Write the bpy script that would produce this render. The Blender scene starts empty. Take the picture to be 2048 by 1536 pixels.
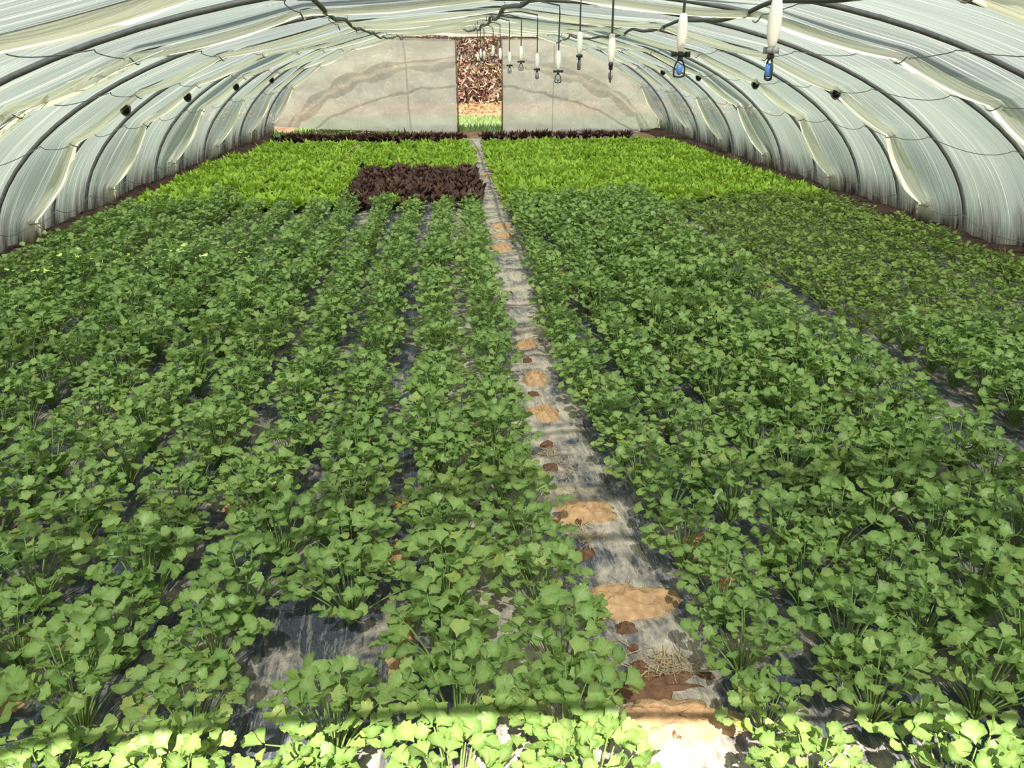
import bpy, math, random
import numpy as np
from mathutils import Vector, Matrix, Euler

random.seed(7); RNG = np.random.default_rng(11)
SC = bpy.context.scene
COL = SC.collection
PI = math.pi
CAM_H = 1.65
PITCH = math.radians(23.2256); YAW = math.radians(6.1047); FPX = 1538.0

# ------------------------------------------------------------------ helpers
def smooth(a, b, x):
    t = min(1, max(0, (x-a)/(b-a))); return t*t*(3-2*t)

def interp(x, pts):
    return float(np.interp(x, [p[0] for p in pts], [p[1] for p in pts]))

def tag(o, label=None, cat=None, group=None, kind=None):
    if label: o['label'] = label
    if cat: o['category'] = cat
    if group: o['group'] = group
    if kind: o['kind'] = kind
    return o

class MB:
    """collects vertices and faces of one mesh"""
    def __init__(self):
        self.v = []; self.f = []
    def add(self, V, Fc):
        n = len(self.v)
        self.v.extend([tuple(p) for p in V])
        self.f.extend([tuple(i+n for i in q) for q in Fc])
    def tube(self, pts, rad, sides=8, cap=True):
        pts = [Vector(p) for p in pts]
        rads = rad if isinstance(rad, (list, tuple)) else [rad]*len(pts)
        V = []; Fc = []
        up = Vector((0, 0, 1)); prev = None
        for i, p in enumerate(pts):
            d = (pts[min(i+1, len(pts)-1)] - pts[max(i-1, 0)])
            if d.length < 1e-9: d = Vector((0, 0, 1))
            d.normalize()
            if prev is None:
                a = d.cross(up)
                if a.length < 1e-3: a = d.cross(Vector((1, 0, 0)))
            else:
                a = prev - d*prev.dot(d)
                if a.length < 1e-4: a = d.cross(up)
            a.normalize(); b = d.cross(a); prev = a
            for k in range(sides):
                t = 2*PI*k/sides
                V.append(p + (a*math.cos(t) + b*math.sin(t))*rads[i])
        for i in range(len(pts)-1):
            for k in range(sides):
                k2 = (k+1) % sides
                Fc.append((i*sides+k, i*sides+k2, (i+1)*sides+k2, (i+1)*sides+k))
        if cap:
            Fc.append(tuple(range(sides-1, -1, -1)))
            Fc.append(tuple((len(pts)-1)*sides+k for k in range(sides)))
        self.add(V, Fc)
    def box(self, c, s, M=None):
        V = []
        for z in (-1, 1):
            for y in (-1, 1):
                for x in (-1, 1):
                    p = Vector((x*s[0]/2, y*s[1]/2, z*s[2]/2))
                    if M: p = M @ p
                    V.append(p + Vector(c))
        self.add(V, [(0, 2, 3, 1), (4, 5, 7, 6), (0, 1, 5, 4), (2, 6, 7, 3), (0, 4, 6, 2), (1, 3, 7, 5)])
    def lathe(self, prof, sides=16, c=(0, 0, 0)):
        V = []; Fc = []
        for r, z in prof:
            for k in range(sides):
                t = 2*PI*k/sides
                V.append((c[0]+r*math.cos(t), c[1]+r*math.sin(t), c[2]+z))
        for i in range(len(prof)-1):
            for k in range(sides):
                k2 = (k+1) % sides
                Fc.append((i*sides+k, i*sides+k2, (i+1)*sides+k2, (i+1)*sides+k))
        Fc.append(tuple(range(sides-1, -1, -1)))
        Fc.append(tuple((len(prof)-1)*sides+k for k in range(sides)))
        self.add(V, Fc)
    def data(self, name, mat, sm=True):
        me = bpy.data.meshes.new(name)
        me.from_pydata(self.v, [], self.f)
        if mat: me.materials.append(mat)
        if sm: me.polygons.foreach_set('use_smooth', [True]*len(me.polygons))
        me.update()
        return me
    def build(self, name, mat, parent=None, sm=True):
        return link(name, self.data(name, mat, sm), parent)

def link(name, me, parent=None):
    o = bpy.data.objects.new(name, me)
    COL.objects.link(o)
    if parent: o.parent = parent
    return o

def empty(name, loc=(0, 0, 0), rz=0):
    o = bpy.data.objects.new(name, None); COL.objects.link(o)
    o.empty_display_size = .05
    o.location = loc; o.rotation_euler = (0, 0, rz)
    return o

def tri_mesh(name, V, T, mat, sm=True, vein=None):
    """fast mesh from numpy arrays of vertices (n,3) and triangles (m,3)"""
    me = bpy.data.meshes.new(name)
    me.vertices.add(len(V)); me.vertices.foreach_set('co', np.ascontiguousarray(V, dtype=np.float32).ravel())
    me.loops.add(len(T)*3); me.loops.foreach_set('vertex_index', np.ascontiguousarray(T, dtype=np.int32).ravel())
    me.polygons.add(len(T))
    me.polygons.foreach_set('loop_start', np.arange(0, len(T)*3, 3, dtype=np.int32))
    me.materials.append(mat)
    if sm: me.polygons.foreach_set('use_smooth', np.ones(len(T), dtype=bool))
    if vein is not None:
        at = me.attributes.new('vein', 'FLOAT', 'POINT'); at.data.foreach_set('value', np.ascontiguousarray(vein, dtype=np.float32))
    me.update(calc_edges=True)
    return me

def grid(name, P, mat, parent=None, skip=None, sm=True):
    """P: array (n,m,3) -> quad grid object"""
    n, m, _ = P.shape
    F_ = []
    for i in range(n-1):
        for j in range(m-1):
            if skip is not None and skip[i, j]: continue
            F_.append((i*m+j, i*m+j+1, (i+1)*m+j+1, (i+1)*m+j))
    me = bpy.data.meshes.new(name)
    me.from_pydata([tuple(p) for p in P.reshape(-1, 3)], [], F_)
    me.materials.append(mat)
    if sm: me.polygons.foreach_set('use_smooth', [True]*len(me.polygons))
    me.update()
    return link(name, me, parent)

def vnoise(x, y, seed=0):
    """smooth value noise, arrays allowed, in -1..1"""
    x = np.asarray(x, float); y = np.asarray(y, float)
    xi = np.floor(x).astype(int); yi = np.floor(y).astype(int)
    fx = x-xi; fy = y-yi; fx = fx*fx*(3-2*fx); fy = fy*fy*(3-2*fy)
    def h(a, b):
        n = (a*374761393 + b*668265263 + seed*974711) & 0x7fffffff
        n = ((n ^ (n >> 13))*1274126177) & 0x7fffffff
        return ((n ^ (n >> 16)) & 0xffff)/32767.5 - 1
    a = h(xi, yi); b = h(xi+1, yi); c = h(xi, yi+1); d = h(xi+1, yi+1)
    return (a*(1-fx)+b*fx)*(1-fy) + (c*(1-fx)+d*fx)*fy

# ------------------------------------------------------------------ camera projection (for choosing what is in view)
def cam_axes():
    f = Vector((math.sin(YAW)*math.cos(PITCH), math.cos(YAW)*math.cos(PITCH), -math.sin(PITCH)))
    r = Vector((math.cos(YAW), -math.sin(YAW), 0))
    return r, r.cross(f), f
def in_view(x, y, z, m=60):
    r, u, f = cam_axes()
    p = Vector((x, y, z-CAM_H)); d = p.dot(f)
    if d < .2: return False
    px = 1024 + FPX*p.dot(r)/d; py = 768 - FPX*p.dot(u)/d
    return -m < px < 2048+m and -m < py < 1536+m*2.2

# ------------------------------------------------------------------ materials
def newmat(name):
    m = bpy.data.materials.new(name); m.use_nodes = True
    nt = m.node_tree; nt.nodes.clear()
    out = nt.nodes.new('ShaderNodeOutputMaterial')
    return m, nt, out
def N(nt, typ, **kw):
    n = nt.nodes.new('ShaderNode'+typ)
    for k, v in kw.items():
        if hasattr(n, k): setattr(n, k, v)
        else: n.inputs[k.replace('_', ' ')].default_value = v
    return n
def L(nt, a, ao, b, bi):
    nt.links.new(a.outputs[ao], b.inputs[bi])
def ramp(nt, stops):
    n = nt.nodes.new('ShaderNodeValToRGB')
    el = n.color_ramp.elements
    while len(el) < len(stops): el.new(0.5)
    for e, (p, c) in zip(el, stops):
        e.position = p; e.color = (*c, 1) if len(c) == 3 else c
    return n
def coords(nt, scale=(1, 1, 1), src='Object', rot=(0, 0, 0)):
    t = nt.nodes.new('ShaderNodeTexCoord'); m = nt.nodes.new('ShaderNodeMapping')
    m.inputs['Scale'].default_value = scale; m.inputs['Rotation'].default_value = rot
    L(nt, t, src, m, 'Vector'); return m
def noise(nt, vec, scale, detail=4, rough=.55, dist=0.):
    n = nt.nodes.new('ShaderNodeTexNoise')
    n.inputs['Scale'].default_value = scale; n.inputs['Detail'].default_value = detail
    n.inputs['Roughness'].default_value = rough; n.inputs['Distortion'].default_value = dist
    if vec: L(nt, vec, 'Vector', n, 'Vector')
    return n
def mixc(nt, fac, a, b, blend='MIX'):
    n = nt.nodes.new('ShaderNodeMix'); n.data_type = 'RGBA'; n.blend_type = blend
    for key, v in ((0, fac), (6, a), (7, b)):
        if isinstance(v, (int, float)): n.inputs[key].default_value = v
        elif isinstance(v, tuple) and not hasattr(v[0], 'outputs'): n.inputs[key].default_value = (*v, 1)
        else: nt.links.new(v[0].outputs[v[1]], n.inputs[key])
    return n   # output index 2
def math_(nt, op, a, b=None, c=None):
    n = nt.nodes.new('ShaderNodeMath'); n.operation = op
    for i, v in enumerate((a, b, c)):
        if v is None: continue
        if isinstance(v, (int, float)): n.inputs[i].default_value = v
        else: nt.links.new(v[0].outputs[v[1]], n.inputs[i])
    return n

def leaf_mat(name, stops, trans=(.25, .42, .05), tfac=.32, rough=.42, spec=.35, vein=None):
    m, nt, out = newmat(name)
    geo = nt.nodes.new('ShaderNodeNewGeometry'); oi = nt.nodes.new('ShaderNodeObjectInfo')
    r = ramp(nt, stops); 
    a = math_(nt, 'MULTIPLY', (geo, 'Random Per Island'), .72)
    b = math_(nt, 'MULTIPLY_ADD', (oi, 'Random'), .28, (a, 0))
    L(nt, b, 0, r, 'Fac')
    bs = N(nt, 'BsdfPrincipled'); bs.inputs['Roughness'].default_value = rough
    bs.inputs['Specular IOR Level'].default_value = spec
    co = coords(nt); nz = noise(nt, co, 60, 2); 
    at = nt.nodes.new('ShaderNodeAttribute'); at.attribute_name = 'vein'
    vf = math_(nt, 'MULTIPLY', (at, 'Fac'), .55 if vein else 0.)
    vl = mixc(nt, (vf, 0), (r, 0), vein or (0, 0, 0))
    va = mixc(nt, .25, (vl, 2), (nz, 'Color'), 'OVERLAY')
    L(nt, va, 2, bs, 'Base Color')
    bu = nt.nodes.new('ShaderNodeBump'); bu.inputs['Strength'].default_value = .25; bu.inputs['Distance'].default_value = .01
    L(nt, nz, 'Fac', bu, 'Height'); L(nt, bu, 'Normal', bs, 'Normal')
    tr = N(nt, 'BsdfTranslucent')
    tc = mixc(nt, .5, (r, 0), trans); L(nt, tc, 2, tr, 'Color')
    mx = N(nt, 'MixShader'); mx.inputs[0].default_value = tfac
    L(nt, bs, 0, mx, 1); L(nt, tr, 0, mx, 2); L(nt, mx, 0, out, 0)
    return m

def plain(name, col, rough=.5, metal=0., nscale=0, namt=.3, spec=.5, bump=0.):
    m, nt, out = newmat(name)
    bs = N(nt, 'BsdfPrincipled'); bs.inputs['Roughness'].default_value = rough
    bs.inputs['Metallic'].default_value = metal; bs.inputs['Specular IOR Level'].default_value = spec
    co = coords(nt); nz = noise(nt, co, nscale or 12, 5)
    r = ramp(nt, [(.25, tuple(c*(1-namt) for c in col)), (.75, tuple(min(1, c*(1+namt)) for c in col))])
    L(nt, nz, 'Fac', r, 'Fac'); L(nt, r, 0, bs, 'Base Color')
    if bump:
        bu = nt.nodes.new('ShaderNodeBump'); bu.inputs['Strength'].default_value = bump; bu.inputs['Distance'].default_value = .02
        L(nt, nz, 'Fac', bu, 'Height'); L(nt, bu, 'Normal', bs, 'Normal')
    L(nt, bs, 0, out, 0)
    return m

def film_mat(name, col, transp, tcol, trans_fac=.55, dirt=0., streak=(1, 1, 1), sscale=20, samt=.15, crinkle=0., bump=.3, patchy=0., lines=False):
    """thin translucent polythene; dirt = height of the mud splash above the ground"""
    m, nt, out = newmat(name)
    co = coords(nt, streak); nz = noise(nt, co, sscale, 3, .6)
    cr = ramp(nt, [(.3, tuple(c*(1-samt) for c in col)), (.7, tuple(min(1, c*(1+samt*.8)) for c in col))])
    L(nt, nz, 'Fac', cr, 'Fac')
    last = (cr, 0)
    if patchy:
        c3 = coords(nt, (1, 1, 1)); n3 = noise(nt, c3, 1.1, 4, .6)
        r3 = ramp(nt, [(.35, (1, 1, 1)), (.7, (1-patchy*.6, 1-patchy*.75, 1-patchy))]); L(nt, n3, 'Fac', r3, 'Fac')
        last = (mixc(nt, 1., last, (r3, 0), 'MULTIPLY'), 2)
    dfac = None
    if lines:
        # crease highlights painted as pale lines along the arch, plus thin grey lines
        cl = coords(nt, (.12, 16, .12)); nl = noise(nt, cl, 3.1, 2, .5)
        rl = ramp(nt, [(.60, (0, 0, 0)), (.66, (1, 1, 1)), (.70, (0, 0, 0))]); L(nt, nl, 'Fac', rl, 'Fac')
        fl = math_(nt, 'MULTIPLY', (rl, 0), .6); last = (mixc(nt, (fl, 0), last, (.92, .90, .78)), 2)
        rk = ramp(nt, [(.34, (0, 0, 0)), (.37, (1, 1, 1)), (.40, (0, 0, 0))]); L(nt, nl, 'Fac', rk, 'Fac')
        fk = math_(nt, 'MULTIPLY', (rk, 0), .45); last = (mixc(nt, (fk, 0), last, (.16, .18, .18)), 2)
    if dirt:
        c2 = coords(nt, (1, 1, 1)); sep = nt.nodes.new('ShaderNodeSeparateXYZ'); L(nt, c2, 0, sep, 0)
        c4 = coords(nt, (1.2, 5, .7)); n4 = noise(nt, c4, 1.6, 6, .7)
        hh = math_(nt, 'MULTIPLY_ADD', (n4, 'Fac'), -dirt*2.2, (sep, 'Z'))
        mr = nt.nodes.new('ShaderNodeMapRange'); mr.inputs[1].default_value = -dirt*.95; mr.inputs[2].default_value = -dirt*.2
        mr.inputs[3].default_value = 1; mr.inputs[4].default_value = 0
        L(nt, hh, 0, mr, 0); dfac = mr
        n5 = noise(nt, c4, 5, 4); dr = ramp(nt, [(.3, (.02, .017, .015)), (.7, (.12, .09, .07))]); L(nt, n5, 'Fac', dr, 'Fac')
        last = (mixc(nt, (mr, 0), last, (dr, 0)), 2)
    bu = nt.nodes.new('ShaderNodeBump'); bu.inputs['Strength'].default_value = bump; bu.inputs['Distance'].default_value = .03
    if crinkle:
        # long taut creases, slightly raised, their highlights painted into the colour in white
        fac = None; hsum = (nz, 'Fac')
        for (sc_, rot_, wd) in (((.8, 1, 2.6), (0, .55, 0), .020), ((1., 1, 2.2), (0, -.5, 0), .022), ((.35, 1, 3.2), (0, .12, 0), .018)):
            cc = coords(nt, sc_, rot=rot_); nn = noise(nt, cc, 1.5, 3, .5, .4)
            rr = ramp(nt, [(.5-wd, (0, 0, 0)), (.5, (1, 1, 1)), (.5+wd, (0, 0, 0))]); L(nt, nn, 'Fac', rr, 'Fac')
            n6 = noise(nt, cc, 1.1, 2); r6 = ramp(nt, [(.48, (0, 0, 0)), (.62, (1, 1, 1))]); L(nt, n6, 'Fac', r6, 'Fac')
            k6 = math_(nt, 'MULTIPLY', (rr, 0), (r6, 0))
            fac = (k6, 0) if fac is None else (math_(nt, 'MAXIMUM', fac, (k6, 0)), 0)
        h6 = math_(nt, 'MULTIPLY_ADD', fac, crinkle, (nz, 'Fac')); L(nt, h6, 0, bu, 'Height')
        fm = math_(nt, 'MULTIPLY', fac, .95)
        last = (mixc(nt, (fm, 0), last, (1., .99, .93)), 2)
    else:
        L(nt, nz, 'Fac', bu, 'Height')
    df = N(nt, 'BsdfDiffuse'); tl = N(nt, 'BsdfTranslucent')
    nt.links.new(last[0].outputs[last[1]], df.inputs['Color']); nt.links.new(last[0].outputs[last[1]], tl.inputs['Color'])
    L(nt, bu, 'Normal', df, 'Normal'); L(nt, bu, 'Normal', tl, 'Normal')
    m1 = N(nt, 'MixShader'); m1.inputs[0].default_value = trans_fac; L(nt, df, 0, m1, 1); L(nt, tl, 0, m1, 2)
    gl = N(nt, 'BsdfGlossy'); gl.inputs['Roughness'].default_value = .3; L(nt, bu, 'Normal', gl, 'Normal')
    m2 = N(nt, 'MixShader'); m2.inputs[0].default_value = .05; L(nt, m1, 0, m2, 1); L(nt, gl, 0, m2, 2)
    tp = N(nt, 'BsdfTransparent'); tp.inputs[0].default_value = (*tcol, 1)
    m3 = N(nt, 'MixShader'); L(nt, m2, 0, m3, 1); L(nt, tp, 0, m3, 2)
    if dfac is not None:
        q = math_(nt, 'MULTIPLY_ADD', (dfac, 0), -transp, transp); L(nt, q, 0, m3, 0)
    else: m3.inputs[0].default_value = transp
    L(nt, m3, 0, out, 0)
    return m

M = {}
M['leaf'] = leaf_mat('leaf green', [(0, (.075, .145, .028)), (.4, (.145, .25, .05)), (.8, (.23, .34, .085)), (1, (.40, .43, .10))], vein=(.36, .46, .17))
M['herb'] = leaf_mat('fine leaf green', [(0, (.085, .15, .025)), (.5, (.15, .235, .04)), (1, (.26, .33, .06))], vein=(.3, .38, .10))
M['stalk'] = plain('stalk green', (.20, .30, .08), .45, nscale=40)
M['lime'] = leaf_mat('lime lettuce leaf', [(0, (.19, .34, .035)), (.5, (.29, .46, .05)), (1, (.42, .54, .08))], trans=(.5, .6, .06), tfac=.35, rough=.5, spec=.2)
M['red'] = leaf_mat('dark red lettuce leaf', [(0, (.035, .018, .016)), (.5, (.075, .035, .027)), (1, (.13, .07, .04))], trans=(.18, .06, .04), tfac=.22, rough=.45, spec=.3)
M['pale'] = leaf_mat('pale green leaf', [(0, (.10, .2, .05)), (.6, (.22, .34, .1)), (1, (.6, .62, .36))], tfac=.3)
M['grassy'] = leaf_mat('grass blade', [(0, (.07, .14, .03)), (.6, (.16, .23, .05)), (1, (.42, .38, .14))], tfac=.3)
M['straw'] = leaf_mat('dry straw', [(0, (.3, .2, .1)), (1, (.6, .48, .27))], trans=(.5, .35, .18), tfac=.2)
M['drybush'] = leaf_mat('dry bush leaf', [(0, (.05, .035, .03)), (.3, (.22, .13, .11)), (.65, (.42, .28, .23)), (.85, (.28, .27, .11)), (1, (.68, .56, .38))], trans=(.4, .25, .15), tfac=.25, rough=.7, spec=.1)
M['lawn'] = leaf_mat('lawn blade', [(0, (.12, .25, .07)), (1, (.33, .48, .17))], tfac=.3)
M['litter'] = leaf_mat('leaf litter', [(0, (.28, .13, .06)), (.6, (.5, .3, .15)), (1, (.62, .48, .2))], trans=(.5, .3, .12), tfac=.15)
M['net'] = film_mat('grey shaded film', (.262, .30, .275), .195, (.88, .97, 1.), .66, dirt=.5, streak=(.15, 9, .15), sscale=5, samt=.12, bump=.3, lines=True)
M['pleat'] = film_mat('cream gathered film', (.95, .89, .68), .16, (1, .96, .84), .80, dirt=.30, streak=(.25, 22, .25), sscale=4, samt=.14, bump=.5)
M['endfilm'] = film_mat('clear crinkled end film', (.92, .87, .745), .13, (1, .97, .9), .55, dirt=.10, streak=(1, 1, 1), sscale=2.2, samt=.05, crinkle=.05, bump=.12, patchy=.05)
M['pipe'] = plain('galvanised grey pipe', (.13, .13, .125), .5, .3, nscale=30)
M['poly'] = plain('black poly pipe', (.045, .043, .04), .5, nscale=30)
M['black'] = plain('black plastic', (.03, .032, .035), .4, nscale=30)
M['vent'] = plain('dark grey plastic', (.085, .085, .08), .6, nscale=30)
M['grey'] = plain('grey plastic', (.30, .31, .34), .4, nscale=30)
M['white'] = plain('white plastic', (.85, .83, .76), .4, nscale=10, namt=.08)
M['blue'] = plain('blue plastic', (.10, .26, .72), .35, nscale=30, namt=.15)
M['twine'] = plain('grey twine', (.16, .17, .15), .7, nscale=50)
M['string'] = plain('white string', (.8, .8, .75), .7, nscale=50, namt=.1)
M['wood'] = plain('weathered wood', (.16, .11, .07), .8, nscale=20, bump=.3)
M['soil_tan'] = plain('tan soil', (.47, .29, .155), .95, nscale=34, namt=.35, spec=.1, bump=.7)
M['soil_dark'] = plain('damp brown soil', (.16, .085, .05), .95, nscale=30, namt=.5, spec=.1, bump=.8)
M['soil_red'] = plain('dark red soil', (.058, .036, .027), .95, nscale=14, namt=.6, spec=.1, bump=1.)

def ground_mat():
    m, nt, out = newmat('soil ground')
    co = coords(nt); n1 = noise(nt, co, 2.2, 8, .65); n2 = noise(nt, co, 26, 6, .7)
    r1 = ramp(nt, [(.3, (.15, .08, .05)), (.55, (.36, .22, .125)), (.75, (.52, .36, .22))]); L(nt, n1, 'Fac', r1, 'Fac')
    r2 = ramp(nt, [(.2, (.5, .5, .5)), (.8, (1.25, 1.25, 1.25))]); L(nt, n2, 'Fac', r2, 'Fac')
    mc = mixc(nt, 1., (r1, 0), (r2, 0), 'MULTIPLY')
    # short grass over the land on both sides of the tunnel
    sp = nt.nodes.new('ShaderNodeSeparateXYZ'); L(nt, co, 0, sp, 0)
    dx = math_(nt, 'SUBTRACT', (sp, 'X'), .8); ab = math_(nt, 'ABSOLUTE', (dx, 0)); wob = math_(nt, 'MULTIPLY_ADD', (n1, 'Fac'), .5, (ab, 0))
    mg = nt.nodes.new('ShaderNodeMapRange'); mg.inputs[1].default_value = 4.65; mg.inputs[2].default_value = 4.95; L(nt, wob, 0, mg, 0)
    rg_ = ramp(nt, [(.3, (.10, .125, .075)), (.7, (.21, .22, .14))]); L(nt, n2, 'Fac', rg_, 'Fac')
    mc = mixc(nt, (mg, 0), (mc, 2), (rg_, 0))
    bs = N(nt, 'BsdfPrincipled'); bs.inputs['Roughness'].default_value = .95; bs.inputs['Specular IOR Level'].default_value = .1
    L(nt, mc, 2, bs, 'Base Color')
    bu = nt.nodes.new('ShaderNodeBump'); bu.inputs['Strength'].default_value = .8; bu.inputs['Distance'].default_value = .03
    L(nt, n2, 'Fac', bu, 'Height'); L(nt, bu, 'Normal', bs, 'Normal'); L(nt, bs, 0, out, 0)
    return m
M['ground'] = ground_mat()

def mulch_mat(dust):
    m, nt, out = newmat('black mulch film %.2f' % dust)
    co = coords(nt); st = coords(nt, (9, 3.0, 1)); cross = coords(nt, (1.5, 7, 1))
    n1 = noise(nt, co, 3.5, 8, .65, .6); n2 = noise(nt, st, 3, 4, .6, .4); n3 = noise(nt, cross, 1.6, 4)
    # dust gathered in creases
    a = math_(nt, 'MULTIPLY_ADD', (n2, 'Fac'), .55, (n1, 'Fac')); b = math_(nt, 'MULTIPLY_ADD', (n3, 'Fac'), .4, (a, 0))
    mr = nt.nodes.new('ShaderNodeMapRange'); mr.inputs[1].default_value = 1.06-dust; mr.inputs[2].default_value = 1.34-dust
    L(nt, b, 0, mr, 0)
    col = mixc(nt, (mr, 0), (.055, .062, .082), (.56, .47, .37))
    # fine pale lines along the sheet: painted crinkle highlights with dust in the creases
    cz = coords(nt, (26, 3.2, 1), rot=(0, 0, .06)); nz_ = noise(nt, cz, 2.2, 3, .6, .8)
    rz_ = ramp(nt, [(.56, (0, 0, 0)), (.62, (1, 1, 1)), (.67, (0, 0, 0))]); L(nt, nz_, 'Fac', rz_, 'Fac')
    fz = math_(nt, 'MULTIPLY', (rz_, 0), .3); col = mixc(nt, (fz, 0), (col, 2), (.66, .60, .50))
    rg = math_(nt, 'MULTIPLY_ADD', (mr, 0), .45, .36)
    bs = N(nt, 'BsdfPrincipled'); L(nt, col, 2, bs, 'Base Color'); L(nt, rg, 0, bs, 'Roughness')
    bs.inputs['Specular IOR Level'].default_value = .6
    bu = nt.nodes.new('ShaderNodeBump'); bu.inputs['Strength'].default_value = .9; bu.inputs['Distance'].default_value = .03
    h = math_(nt, 'MULTIPLY_ADD', (n1, 'Fac'), .7, (n2, 'Fac')); L(nt, h, 0, bu, 'Height'); L(nt, bu, 'Normal', bs, 'Normal')
    L(nt, bs, 0, out, 0)
    return m
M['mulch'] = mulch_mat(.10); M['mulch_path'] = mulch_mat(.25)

# ------------------------------------------------------------------ tunnel shape
Y0, Y1 = -.07, 18.1
def axis_x(y): return .70 + .30*smooth(9, 18, y)
def apex(y): return 2.05 + .14*smooth(6, 18, y)
HALF = 4.32
def arch(y, t, inset=0.):
    """point of the arch at angle t (0 = right base, pi = left base), inset metres inwards"""
    c = math.cos(t); s = math.sin(t); a = apex(y)
    nx, nz = c/HALF, s/a; l = math.hypot(nx, nz); nx /= l; nz /= l
    x = axis_x(y)+HALF*c - nx*inset
    return Vector((x, y - (.12*(x-.3)*(1-y/1.5) if y < 1.5 else 0), a*s - nz*inset))
HOOPS = [-.07, .75, 1.6, 2.6, 3.6, 4.6, 5.65, 6.75, 7.85, 8.65, 9.75, 10.85, 11.9, 12.95, 14.0, 15.05, 16.1, 17.15, 18.1]
FOLDS = [1.1, 3.1, 5.15, 7.3, 9.2, 11.35, 13.45, 15.55, 17.6]
RAD = math.radians
NODES = [RAD(a) for a in (8, 29, 43, 56, 71, 90, 109, 124, 137, 151, 172)]
def chord_inset(t):
    """how far the straight stretch between two ties lies inside the arch"""
    for a, b in zip(NODES[:-1], NODES[1:]):
        if a <= t <= b:
            u = (t-a)/(b-a); return 4*u*(1-u)*.85*(b-a)**2
    return 0.

def fold_inset(y, t):
    v = 0
    for yf in FOLDS:
        d = abs(y-yf)
        if d < .5: v = max(v, math.exp(-(d/.22)**2))
    side = math.sin(t)
    return v*(.02 + .02*abs(math.cos(t))*math.sin(t)*2 + chord_inset(t)*(.45+.35*abs(math.cos(t))))

SLOT = (RAD(124), RAD(150), 5.15)     # a torn seam on the left
ys = sorted(set([round(v, 3) for v in np.arange(Y0, Y1+.001, .12)] + HOOPS + [f+d for f in FOLDS for d in (-.14, -.06, -.03, 0., .03, .06, .14) if Y0 < f+d < Y1]))
def film_surface(name, t0, t1, nt_):
    ts = np.linspace(t0, t1, nt_)
    P = np.zeros((len(ys), nt_, 3)); skip = np.zeros((len(ys), nt_), bool)
    for i, y in enumerate(ys):
        hd = min(abs(y-h) for h in HOOPS)
        sag = .028*(1-math.exp(-(hd/.25)**2))
        for j, t in enumerate(ts):
            wr = .012*float(vnoise(y*7, t*2.2, 3)) + .016*float(vnoise(y*2.5, t*3+9, 5))
            low = .035*max(0, 1-math.sin(t)*4)*float(vnoise(y*5, 3.3, 8))
            ins = -.034 + sag + fold_inset(y, t) + (wr+low)*min(1, hd/.2)
            p = arch(y, t, ins); 
            if p.z < 0.: p.z = -.02
            P[i, j] = p
            if any(-.035 < y-f < .005 for f in FOLDS) and NODES[0] < t < NODES[-1]: skip[i, j] = True
            if SLOT[0] <= t <= SLOT[1] and abs(y+.04-SLOT[2]) < .085: skip[i, j] = True
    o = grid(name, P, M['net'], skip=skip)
    return tag(o, kind='structure')
film_surface('wall_right', RAD(0), RAD(43), 26)
film_surface('ceiling', RAD(43), RAD(137), 54)
film_surface('wall_left', RAD(137), RAD(180), 28)

ORD = ['', 'first', 'second', 'third', 'fourth', 'fifth', 'sixth', 'seventh', 'eighth', 'ninth', 'tenth', 'eleventh', 'twelfth', 'thirteenth',
       'fourteenth', 'fifteenth', 'sixteenth', 'seventeenth', 'eighteenth', 'nineteenth', 'twentieth', 'twenty-first', 'twenty-second', 'twenty-third',
       'twenty-fourth', 'twenty-fifth', 'twenty-sixth', 'twenty-seventh', 'twenty-eighth', 'twenty-ninth', 'thirtieth', 'thirty-first', 'thirty-second', 'thirty-third', 'thirty-fourth', 'thirty-fifth']

# hoops (pipe arches)
vis_h = [h for h in HOOPS if h >= 2.6]
for i, y in enumerate(HOOPS):
    if y < 2.5 and y > 0: pass
    b = MB(); b.tube([arch(y, PI*k/48, .0) - Vector((0, 0, .04 if k in (0, 48) else 0)) for k in range(49)], .0165, 8)
    o = b.build('arch_pipe', M['pipe'])
    if y in vis_h:
        k = len(vis_h) - vis_h.index(y)
        lab = 'grey pipe arch framing the tunnel at the end wall' if k == 1 else 'grey curved pipe arch of the tunnel, %s counting from the end wall' % ORD[k]
    else:
        k = len([h for h in HOOPS if h < 2.5 and h >= y])
        lab = 'grey pipe arch over the entrance, %s behind the first arch in view' % ORD[k]
    tag(o, lab, 'pipe arch', 'pipe arches of the tunnel')

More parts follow.
